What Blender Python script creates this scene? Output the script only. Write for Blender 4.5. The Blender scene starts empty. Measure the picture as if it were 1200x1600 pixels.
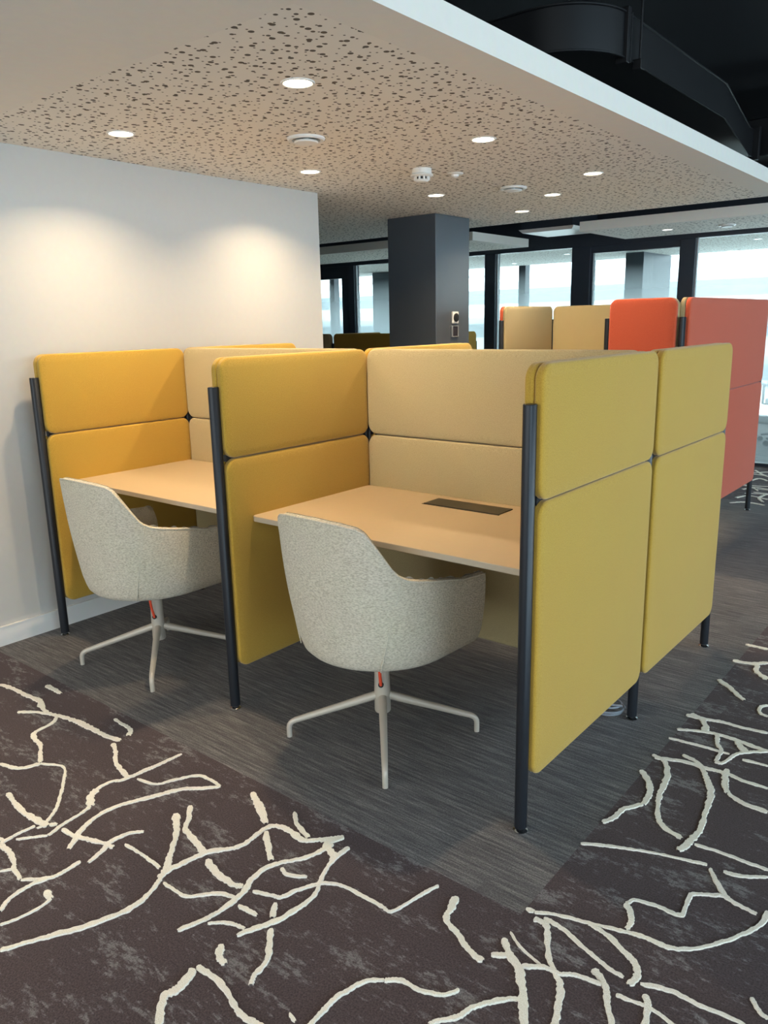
import bpy, bmesh, math, random
from mathutils import Vector, Matrix
random.seed(7)
S = bpy.context.scene
COL = S.collection

# ------------------------------------------------------------------ camera
cam = bpy.data.objects.new('camera', bpy.data.cameras.new('camera'))
COL.objects.link(cam); S.camera = cam
yaw, pitch, roll = -0.68434, -0.23668, -0.02134
fw = Vector((math.cos(pitch)*math.sin(yaw), math.cos(pitch)*math.cos(yaw), math.sin(pitch)))
rt = Vector((math.cos(yaw), -math.sin(yaw), 0)); up = rt.cross(fw)
r2 = rt*math.cos(roll) + up*math.sin(roll); u2 = up*math.cos(roll) - rt*math.sin(roll)
m = Matrix((r2, u2, -fw)).transposed().to_4x4(); m.translation = (3.432, -1.7718, 1.4247)
cam.matrix_world = m
cam.data.sensor_fit = 'HORIZONTAL'; cam.data.sensor_width = 36; cam.data.lens = 36*1228.1/1200
cam.data.clip_start = .05

# ------------------------------------------------------------------ world, daylight, exposure
w = bpy.data.worlds.new('sky'); S.world = w; w.use_nodes = True
w.node_tree.nodes['Background'].inputs[0].default_value = (.72, .9, 1, 1)
w.node_tree.nodes['Background'].inputs[1].default_value = 2.2
S.view_settings.view_transform = 'Standard'; S.view_settings.look = 'None'
S.view_settings.gamma = 1; S.view_settings.use_curve_mapping = False
S.view_settings.exposure = 0.15

def lamp(name, kind, loc, energy, color, rot=None, **kw):
    d = bpy.data.lights.new(name, kind); d.energy = energy; d.color = color
    for k, v in kw.items(): setattr(d, k, v)
    o = bpy.data.objects.new(name, d); COL.objects.link(o); o.location = loc
    if rot: o.rotation_euler = rot
    return o
# daylight entering through the window bays on the right (windows of the same office floor)
DAY = (.58, .82, 1.0)
lamp('daylight_right', 'AREA', (7.15, 1.0, 1.5), 195, DAY, (0, math.radians(90), 0), shape='RECTANGLE', size=2.5, size_y=8.5)
lamp('fill_behind', 'AREA', (3.2, -5.4, 1.5), 68, (1, .95, .87), (math.radians(90), 0, 0), shape='RECTANGLE', size=6, size_y=2.4)  # warm fill added out of view to lift chair backs and front carpet
lamp('sun', 'SUN', (0, -10, 30), 20.0, (1, .97, .92), (math.radians(38), 0, math.radians(-12)), angle=.02)
WARM = (1.0, .76, .48)
SPOT = 9.5

# ------------------------------------------------------------------ material helpers
def nt(name):
    m = bpy.data.materials.new(name); m.use_nodes = True
    return m, m.node_tree, m.node_tree.nodes['Principled BSDF']
def s2l(c):
    return tuple(((v/255)/12.92 if v/255 <= .04045 else ((v/255+.055)/1.055)**2.4) for v in c) + (1,)
def N(t, kind, **kw):
    n = t.nodes.new(kind)
    for k, v in kw.items():
        if k in n.inputs: n.inputs[k].default_value = v
        else: setattr(n, k, v)
    return n
def plain(name, col, rough=.5, metal=0, bump=0, bscale=200, emis=None, spec=.5):
    m, t, b = nt(name)
    c = s2l(col)
    b.inputs['Base Color'].default_value = c; b.inputs['Roughness'].default_value = rough
    b.inputs['Metallic'].default_value = metal; b.inputs['Specular IOR Level'].default_value = spec
    tc = N(t, 'ShaderNodeTexCoord'); no = N(t, 'ShaderNodeTexNoise', Scale=bscale*.1, Detail=4.0)
    t.links.new(tc.outputs['Object'], no.inputs['Vector'])
    mx = N(t, 'ShaderNodeMixRGB', blend_type='MULTIPLY'); mx.inputs[0].default_value = .08
    mx.inputs[1].default_value = c; t.links.new(no.outputs['Color'], mx.inputs[2]); t.links.new(mx.outputs[0], b.inputs['Base Color'])
    if bump:
        n2 = N(t, 'ShaderNodeTexNoise', Scale=bscale, Detail=3.0); t.links.new(tc.outputs['Object'], n2.inputs['Vector'])
        bp = N(t, 'ShaderNodeBump', Strength=bump, Distance=.002); t.links.new(n2.outputs[0], bp.inputs['Height']); t.links.new(bp.outputs[0], b.inputs['Normal'])
    if emis:
        b.inputs['Emission Color'].default_value = emis[0]; b.inputs['Emission Strength'].default_value = emis[1]
    return m
def fabric(name, col, col2, scale=420, bump=.6, sheen=.15, stretch=(1, 1, 1), dist=.0015, detail=2.0):
    m, t, b = nt(name)
    tc = N(t, 'ShaderNodeTexCoord'); mp = N(t, 'ShaderNodeMapping'); mp.inputs['Scale'].default_value = stretch
    t.links.new(tc.outputs['Object'], mp.inputs[0])
    n1 = N(t, 'ShaderNodeTexNoise', Scale=scale, Detail=detail); t.links.new(mp.outputs[0], n1.inputs['Vector'])
    n2 = N(t, 'ShaderNodeTexNoise', Scale=6.0, Detail=3.0); t.links.new(tc.outputs['Object'], n2.inputs['Vector'])
    r = N(t, 'ShaderNodeValToRGB'); r.color_ramp.elements[0].color = s2l(col2); r.color_ramp.elements[1].color = s2l(col)
    r.color_ramp.elements[0].position = .35; r.color_ramp.elements[1].position = .6
    t.links.new(n1.outputs[0], r.inputs[0])
    mx = N(t, 'ShaderNodeMixRGB', blend_type='MULTIPLY'); mx.inputs[0].default_value = .07
    t.links.new(r.outputs[0], mx.inputs[1]); t.links.new(n2.outputs['Color'], mx.inputs[2]); t.links.new(mx.outputs[0], b.inputs['Base Color'])
    bp = N(t, 'ShaderNodeBump', Strength=bump, Distance=dist); t.links.new(n1.outputs[0], bp.inputs['Height']); t.links.new(bp.outputs[0], b.inputs['Normal'])
    b.inputs['Roughness'].default_value = .92; b.inputs['Sheen Weight'].default_value = sheen; b.inputs['Specular IOR Level'].default_value = .2
    return m

M = {}
M['yellow'] = fabric('yellow_felt', (196, 157, 64), (178, 139, 48), sheen=.3)
M['sand'] = fabric('sand_felt', (190, 173, 132), (170, 153, 112))
M['orange'] = fabric('orange_felt', (214, 98, 66), (198, 80, 50), sheen=.3)
M['boucle'] = fabric('cream_boucle', (226, 217, 197), (190, 180, 158), scale=120, bump=1.0, stretch=(1, 1, 2.6), dist=.006, detail=4.0)
M['boucle_in'] = fabric('cream_boucle_lining', (222, 214, 196), (190, 182, 162), scale=300, bump=.7, dist=.003)
M['post'] = plain('dark_grey_powder_coat', (32, 35, 41), .4, .2)
M['chrome'] = plain('polished_steel', (200, 200, 200), .15, 1)
M['desk'] = plain('beige_laminate', (190, 168, 136), .42, 0, .05, 400)
M['desk_edge'] = plain('laminate_edge', (186, 172, 150), .5)
M['wall'] = plain('white_wall_paint', (196, 194, 190), .75, 0, .12, 350)
M['ceil'] = plain('white_ceiling_paint', (234, 228, 218), .85, 0, .05, 300)
M['white_metal'] = plain('white_plastic', (232, 230, 226), .4)
M['base'] = plain('warm_grey_powder_coat', (196, 186, 172), .38, .1)
M['black'] = plain('matt_black', (16, 17, 20), .6)
M['void'] = plain('black_soffit_paint', (11, 13, 18), .7)
M['duct'] = plain('black_sheet_metal', (9, 10, 14), .45, .1)
M['frame'] = plain('charcoal_aluminium', (52, 58, 68), .4, .2)
M['column'] = plain('blue_grey_panel', (88, 95, 104), .36, .3)
M['lid'] = plain('bronze_black_lid', (64, 56, 46), .35, .4)
M['strap'] = plain('orange_strap', (238, 84, 52), .6)
M['grey_metal'] = plain('light_grey_metal', (170, 172, 175), .4, .5)
M['dark_plastic'] = plain('dark_plastic', (46, 42, 50), .4)
M['facade'] = plain('pale_stone_facade', (235, 236, 234), .8)
M['facade_dark'] = plain('pale_grey_band', (216, 222, 225), .8)  # slightly greyer tone for the ledges and windows
M['cable'] = plain('grey_cable', (140, 146, 154), .5)
M['lens'] = plain('lamp_lens', (255, 240, 210), .5, emis=((1, .86, .62, 1), 14.0))
M['lens_cool'] = plain('lamp_lens_far', (255, 250, 240), .5, emis=((1, .95, .86, 1), 5.0))

# perforated plasterboard: random round holes of three sizes
def perforated(name, col):
    m, t, b = nt(name)
    tc = N(t, 'ShaderNodeTexCoord')
    c = s2l(col); cd = s2l((98, 90, 80))
    prev = None
    for i, (sc, rad, keep, off) in enumerate(((13.5, .0094, .85, 0), (18.0, .0068, .85, 3.3), (23.0, .0038, .9, 7.1))):
        mp = N(t, 'ShaderNodeMapping'); mp.inputs['Location'].default_value = (off, off*.7, 0)
        t.links.new(tc.outputs['Object'], mp.inputs[0])
        sx = N(t, 'ShaderNodeSeparateXYZ'); t.links.new(mp.outputs[0], sx.inputs[0])
        cx = N(t, 'ShaderNodeCombineXYZ'); t.links.new(sx.outputs[0], cx.inputs[0]); t.links.new(sx.outputs[1], cx.inputs[1])
        v = N(t, 'ShaderNodeTexVoronoi', voronoi_dimensions='2D', Scale=sc, Randomness=.72)
        t.links.new(cx.outputs[0], v.inputs['Vector'])
        lt = N(t, 'ShaderNodeMath', operation='LESS_THAN'); lt.inputs[1].default_value = rad*sc
        t.links.new(v.outputs['Distance'], lt.inputs[0])
        sr = N(t, 'ShaderNodeSeparateColor'); t.links.new(v.outputs['Color'], sr.inputs[0])
        k = N(t, 'ShaderNodeMath', operation='LESS_THAN'); k.inputs[1].default_value = keep; t.links.new(sr.outputs[0], k.inputs[0])
        mu = N(t, 'ShaderNodeMath', operation='MULTIPLY'); t.links.new(lt.outputs[0], mu.inputs[0]); t.links.new(k.outputs[0], mu.inputs[1])
        if prev:
            mxx = N(t, 'ShaderNodeMath', operation='MAXIMUM'); t.links.new(prev.outputs[0], mxx.inputs[0]); t.links.new(mu.outputs[0], mxx.inputs[1]); prev = mxx
        else: prev = mu
    mx = N(t, 'ShaderNodeMixRGB'); mx.inputs[1].default_value = c; mx.inputs[2].default_value = cd
    t.links.new(prev.outputs[0], mx.inputs[0]); t.links.new(mx.outputs[0], b.inputs['Base Color'])
    iv = N(t, 'ShaderNodeMath', operation='SUBTRACT'); iv.inputs[0].default_value = 1; t.links.new(prev.outputs[0], iv.inputs[1])
    bp = N(t, 'ShaderNodeBump', Strength=.5, Distance=.004); t.links.new(iv.outputs[0], bp.inputs['Height']); t.links.new(bp.outputs[0], b.inputs['Normal'])
    b.inputs['Roughness'].default_value = .85; b.inputs['Specular IOR Level'].default_value = .2
    return m
M['perf'] = perforated('perforated_plasterboard', (234, 228, 218))

# carpet: plain streaked zone round the booths, patterned brown elsewhere
def carpet():
    m, t, b = nt('carpet')
    tc = N(t, 'ShaderNodeTexCoord'); sp = N(t, 'ShaderNodeSeparateXYZ'); t.links.new(tc.outputs['Object'], sp.inputs[0])
    def cmpn(out, op, v):
        n = N(t, 'ShaderNodeMath', operation=op); n.inputs[1].default_value = v; t.links.new(out, n.inputs[0]); return n.outputs[0]
    def mul(a, c):
        n = N(t, 'ShaderNodeMath', operation='MULTIPLY'); t.links.new(a, n.inputs[0]); t.links.new(c, n.inputs[1]); return n.outputs[0]
    zone = mul(mul(cmpn(sp.outputs[0], 'LESS_THAN', 2.635), cmpn(sp.outputs[1], 'GREATER_THAN', -.295)), cmpn(sp.outputs[1], 'LESS_THAN', 4.68))
    # beyond the glass: grey again
    far = cmpn(sp.outputs[1], 'GREATER_THAN', 6.3)
    ad = N(t, 'ShaderNodeMath', operation='MAXIMUM'); t.links.new(zone, ad.inputs[0]); t.links.new(far, ad.inputs[1]); zone = ad.outputs[0]
    def noise(scale, stretch, detail=3.0, rough=.6):
        mp = N(t, 'ShaderNodeMapping'); mp.inputs['Scale'].default_value = stretch; t.links.new(tc.outputs['Object'], mp.inputs[0])
        n = N(t, 'ShaderNodeTexNoise', Scale=scale, Detail=detail, Roughness=rough); t.links.new(mp.outputs[0], n.inputs['Vector']); return n.outputs[0]
    def ramp(fac, stops):
        r = N(t, 'ShaderNodeValToRGB'); e = r.color_ramp.elements
        e[0].position = stops[0][0]; e[0].color = s2l(stops[0][1]); e[1].position = stops[-1][0]; e[1].color = s2l(stops[-1][1])
        for p, c in stops[1:-1]: x = e.new(p); x.color = s2l(c)
        t.links.new(fac, r.inputs[0]); return r.outputs[0]
    def mix(f, a, c, mode='MIX'):
        n = N(t, 'ShaderNodeMixRGB', blend_type=mode)
        if isinstance(f, float): n.inputs[0].default_value = f
        else: t.links.new(f, n.inputs[0])
        t.links.new(a, n.inputs[1]); t.links.new(c, n.inputs[2]); return n.outputs[0]
    grey = ramp(noise(95, (.05, 1, 1), 6.0, .8), [(.3, (70, 69, 71)), (.5, (118, 115, 116)), (.7, (172, 168, 164))])
    # individual planks 0.25 x 1 m, slightly different in tone
    br = N(t, 'ShaderNodeTexBrick', Scale=1.0); br.offset = .5
    br.inputs['Brick Width'].default_value = 1.0; br.inputs['Row Height'].default_value = .25; br.inputs['Mortar Size'].default_value = .0
    br.inputs['Color1'].default_value = (.78, .78, .78, 1); br.inputs['Color2'].default_value = (1, 1, 1, 1)
    t.links.new(tc.outputs['Object'], br.inputs['Vector'])
    grey = mix(.8, grey, br.outputs[0], 'MULTIPLY')
    pch = noise(8.5, (.5, 1.5, 1), 7.0, .72); p2 = noise(60, (.5, 1.1, 1), 4.0, .75)
    avg = N(t, 'ShaderNodeMath', operation='MULTIPLY_ADD'); avg.inputs[1].default_value = .7
    t.links.new(p2, avg.inputs[0]); t.links.new(pch, avg.inputs[2])
    brown = ramp(avg.outputs[0], [(.89, (90, 77, 79)), (.93, (106, 97, 99)), (.99, (138, 133, 134))])
    c = mix(zone, brown, grey)
    fine = noise(230, (1, 1, 1), 3.0, .7)
    fr = ramp(fine, [(.34, (130, 130, 130)), (.66, (255, 255, 255))])
    c = mix(.75, c, fr, 'MULTIPLY')
    t.links.new(c, b.inputs['Base Color'])
    bp = N(t, 'ShaderNodeBump', Strength=.8, Distance=.004); t.links.new(fine, bp.inputs['Height']); t.links.new(bp.outputs[0], b.inputs['Normal'])
    b.inputs['Roughness'].default_value = .95; b.inputs['Specular IOR Level'].default_value = .1; b.inputs['Sheen Weight'].default_value = .1
    return m
M['carpet'] = carpet()
M['thread'] = fabric('cream_carpet_yarn', (255, 250, 238), (240, 232, 214), scale=420, bump=.9, dist=.004)

def glass(name, tint=(.86, .97, 1.0), film=None):
    m, t, b = nt(name); t.nodes.remove(b)
    out = t.nodes['Material Output']
    tr = N(t, 'ShaderNodeBsdfTransparent'); tr.inputs[0].default_value = tint + (1,)
    gl = N(t, 'ShaderNodeBsdfGlossy'); gl.inputs['Roughness'].default_value = .02
    fr = N(t, 'ShaderNodeFresnel'); fr.inputs[0].default_value = 1.45
    ms = N(t, 'ShaderNodeMixShader'); t.links.new(fr.outputs[0], ms.inputs[0]); t.links.new(tr.outputs[0], ms.inputs[1]); t.links.new(gl.outputs[0], ms.inputs[2])
    res = ms.outputs[0]
    if film:   # etched privacy film that fades out towards the top
        tc = N(t, 'ShaderNodeNewGeometry'); sp = N(t, 'ShaderNodeSeparateXYZ'); t.links.new(tc.outputs['Position'], sp.inputs[0])
        dv = N(t, 'ShaderNodeMath', operation='DIVIDE'); dv.inputs[1].default_value = 2.2; t.links.new(sp.outputs[2], dv.inputs[0])
        mr = N(t, 'ShaderNodeValToRGB'); e = mr.color_ramp.elements; e[0].position = .18; e[0].color = (.12,)*3+(1,); e[1].position = film[1]/2.2; e[1].color = (0, 0, 0, 1)
        for pz, v in ((.34, film[2]), (film[0]/2.2, film[2])): q = e.new(pz); q.color = (v, v, v, 1)
        t.links.new(dv.outputs[0], mr.inputs[0])
        tl = N(t, 'ShaderNodeBsdfTranslucent'); tl.inputs[0].default_value = (.80, .95, 1, 1)
        df = N(t, 'ShaderNodeBsdfDiffuse'); df.inputs[0].default_value = (.80, .93, 1, 1)
        m0 = N(t, 'ShaderNodeMixShader'); m0.inputs[0].default_value = .3; t.links.new(tl.outputs[0], m0.inputs[1]); t.links.new(df.outputs[0], m0.inputs[2])
        m2 = N(t, 'ShaderNodeMixShader'); t.links.new(mr.outputs[0], m2.inputs[0]); t.links.new(res, m2.inputs[1]); t.links.new(m0.outputs[0], m2.inputs[2]); res = m2.outputs[0]
    t.links.new(res, out.inputs[0])
    return m
M['glass'] = glass('clear_glass')
M['film'] = glass('glass_with_fading_film', film=(1.35, 1.95, .62))

# ------------------------------------------------------------------ mesh helpers
def obj(name, bm, mat, parent=None, smooth=False, loc=None):
    me = bpy.data.meshes.new(name); bm.normal_update(); bm.to_mesh(me); bm.free()
    for mm in (mat if isinstance(mat, (list, tuple)) else [mat]): me.materials.append(mm)
    if smooth:
        for p in me.polygons: p.use_smooth = True
        if smooth != 'all':
            try: me.set_sharp_from_angle(angle=math.radians(40))
            except Exception: pass
    o = bpy.data.objects.new(name, me); COL.objects.link(o)
    if parent: o.parent = parent
    if loc: o.location = loc
    return o
def tag(o, label, cat, group=None):
    o['label'] = label; o['category'] = cat
    if group: o['group'] = group
    return o
def thing(name, label, cat, loc=(0, 0, 0), rz=0, group=None):
    o = bpy.data.objects.new(name, None); COL.objects.link(o); o.location = loc; o.rotation_euler = (0, 0, rz)
    o.empty_display_size = .1
    return tag(o, label, cat, group)
def struct(name, bm, mat, **kw):
    o = obj(name, bm, mat, **kw); o['kind'] = 'structure'; return o
def add_box(bm, x0, x1, y0, y1, z0, z1, bev=0, mi=0):
    r = bmesh.ops.create_cube(bm, size=1)
    vs = r['verts']
    for v in vs: v.co = Vector(((x0+x1)/2+v.co.x*(x1-x0), (y0+y1)/2+v.co.y*(y1-y0), (z0+z1)/2+v.co.z*(z1-z0)))
    fs = set(f for v in vs for f in v.link_faces)
    for f in fs: f.material_index = mi
    if bev:
        es = list(set(e for v in vs for e in v.link_edges))
        bmesh.ops.bevel(bm, geom=es, offset=bev, segments=2, affect='EDGES', profile=.5)
    return bm
def box(*a, **k): return add_box(bmesh.new(), *a, **k)
def add_lathe(bm, prof, c=(0, 0, 0), n=32, mi=0, cap=True, sx=1, sy=1):
    rings = []
    for r, z in prof:
        rings.append([bm.verts.new((c[0]+sx*r*math.cos(2*math.pi*i/n), c[1]+sy*r*math.sin(2*math.pi*i/n), c[2]+z)) for i in range(n)])
    for a, b in zip(rings, rings[1:]):
        for i in range(n):
            f = bm.faces.new((a[i], a[(i+1) % n], b[(i+1) % n], b[i])); f.material_index = mi
    if cap:
        f = bm.faces.new(rings[0][::-1]); f.material_index = mi
        f = bm.faces.new(rings[-1]); f.material_index = mi
    bmesh.ops.recalc_face_normals(bm, faces=bm.faces)
    return bm
def lathe(prof, **k): return add_lathe(bmesh.new(), prof, **k)
def add_tube(bm, pts, rad, n=12, closed=False):
    pts = [Vector(p) for p in pts]; L = len(pts)
    if not isinstance(rad, (list, tuple)): rad = [rad]*L
    rings = []; prevn = None
    for i, p in enumerate(pts):
        if closed: t = (pts[(i+1) % L]-pts[i-1]).normalized()
        else: t = (pts[min(i+1, L-1)]-pts[max(i-1, 0)]).normalized()
        if prevn is None:
            a = Vector((0, 0, 1)) if abs(t.z) < .9 else Vector((1, 0, 0))
            nn = (a - t*a.dot(t)).normalized()
        else: nn = (prevn - t*prevn.dot(t)).normalized()
        prevn = nn; bb = t.cross(nn)
        rings.append([bm.verts.new(p+(nn*math.cos(2*math.pi*k/n)+bb*math.sin(2*math.pi*k/n))*rad[i]) for k in range(n)])
    for i in range(L if closed else L-1):
        a, b = rings[i], rings[(i+1) % L]
        for k in range(n): bm.faces.new((a[k], a[(k+1) % n], b[(k+1) % n], b[k]))
    if not closed: bm.faces.new(rings[0][::-1]); bm.faces.new(rings[-1])
    bmesh.ops.recalc_face_normals(bm, faces=bm.faces)
    return bm
def tube(*a, **k): return add_tube(bmesh.new(), *a, **k)
def smooth_path(P, k=8, closed=False):
    P = [Vector(p) for p in P]; out = []; n = len(P)
    for i in range(n if closed else n-1):
        if closed: p0, p1, p2, p3 = P[i-1], P[i], P[(i+1) % n], P[(i+2) % n]
        else: p0, p1, p2, p3 = P[max(i-1, 0)], P[i], P[i+1], P[min(i+2, n-1)]
        for j in range(k):
            t = j/k
            out.append(.5*((2*p1)+(p2-p0)*t+(2*p0-5*p1+4*p2-p3)*t*t+(3*p1-p0-3*p2+p3)*t**3))
    if not closed: out.append(P[-1])
    return out
def rrect(w, h, r, n=8):
    r = max(r, .0005); pts = []
    for cx, cy, a0 in ((w/2-r, h/2-r, 0), (-w/2+r, h/2-r, 90), (-w/2+r, -h/2+r, 180), (w/2-r, -h/2+r, 270)):
        for i in range(n+1):
            a = math.radians(a0+90*i/n); pts.append((cx+r*math.cos(a), cy+r*math.sin(a)))
    return pts
def cushion_bm(w, h, t, r=.045, e=.009, puff=.0025):
    """upholstered slab: local x = width, z = height, faces -y..+y (thickness t), piped rounded edges"""
    bm = bmesh.new(); rings = []
    prof = []                      # (inset, y)
    prof += [(.03, -t/2-puff), (e+.004, -t/2-puff*.3)]
    for i in range(5):
        a = math.radians(90*i/4); prof.append((e-e*math.sin(a), -t/2+e-e*math.cos(a)))
    prof += [(0.0012, -.0012), (0.0012, .0012)]
    for i in range(5):
        a = math.radians(90*(4-i)/4); prof.append((e-e*math.sin(a), t/2-e+e*math.cos(a)))
    prof += [(e+.004, t/2+puff*.3), (.03, t/2+puff)]
    for ins, y in prof:
        rings.append([bm.verts.new((x, y, z)) for x, z in rrect(w-2*ins, h-2*ins, r-ins if r > ins else .003)])
    n = len(rings[0])
    for a, b in zip(rings, rings[1:]):
        for i in range(n): bm.faces.new((a[i], a[(i+1) % n], b[(i+1) % n], b[i]))
    bm.faces.new(rings[0][::-1]); bm.faces.new(rings[-1])
    bmesh.ops.recalc_face_normals(bm, faces=bm.faces)
    return bm
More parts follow.
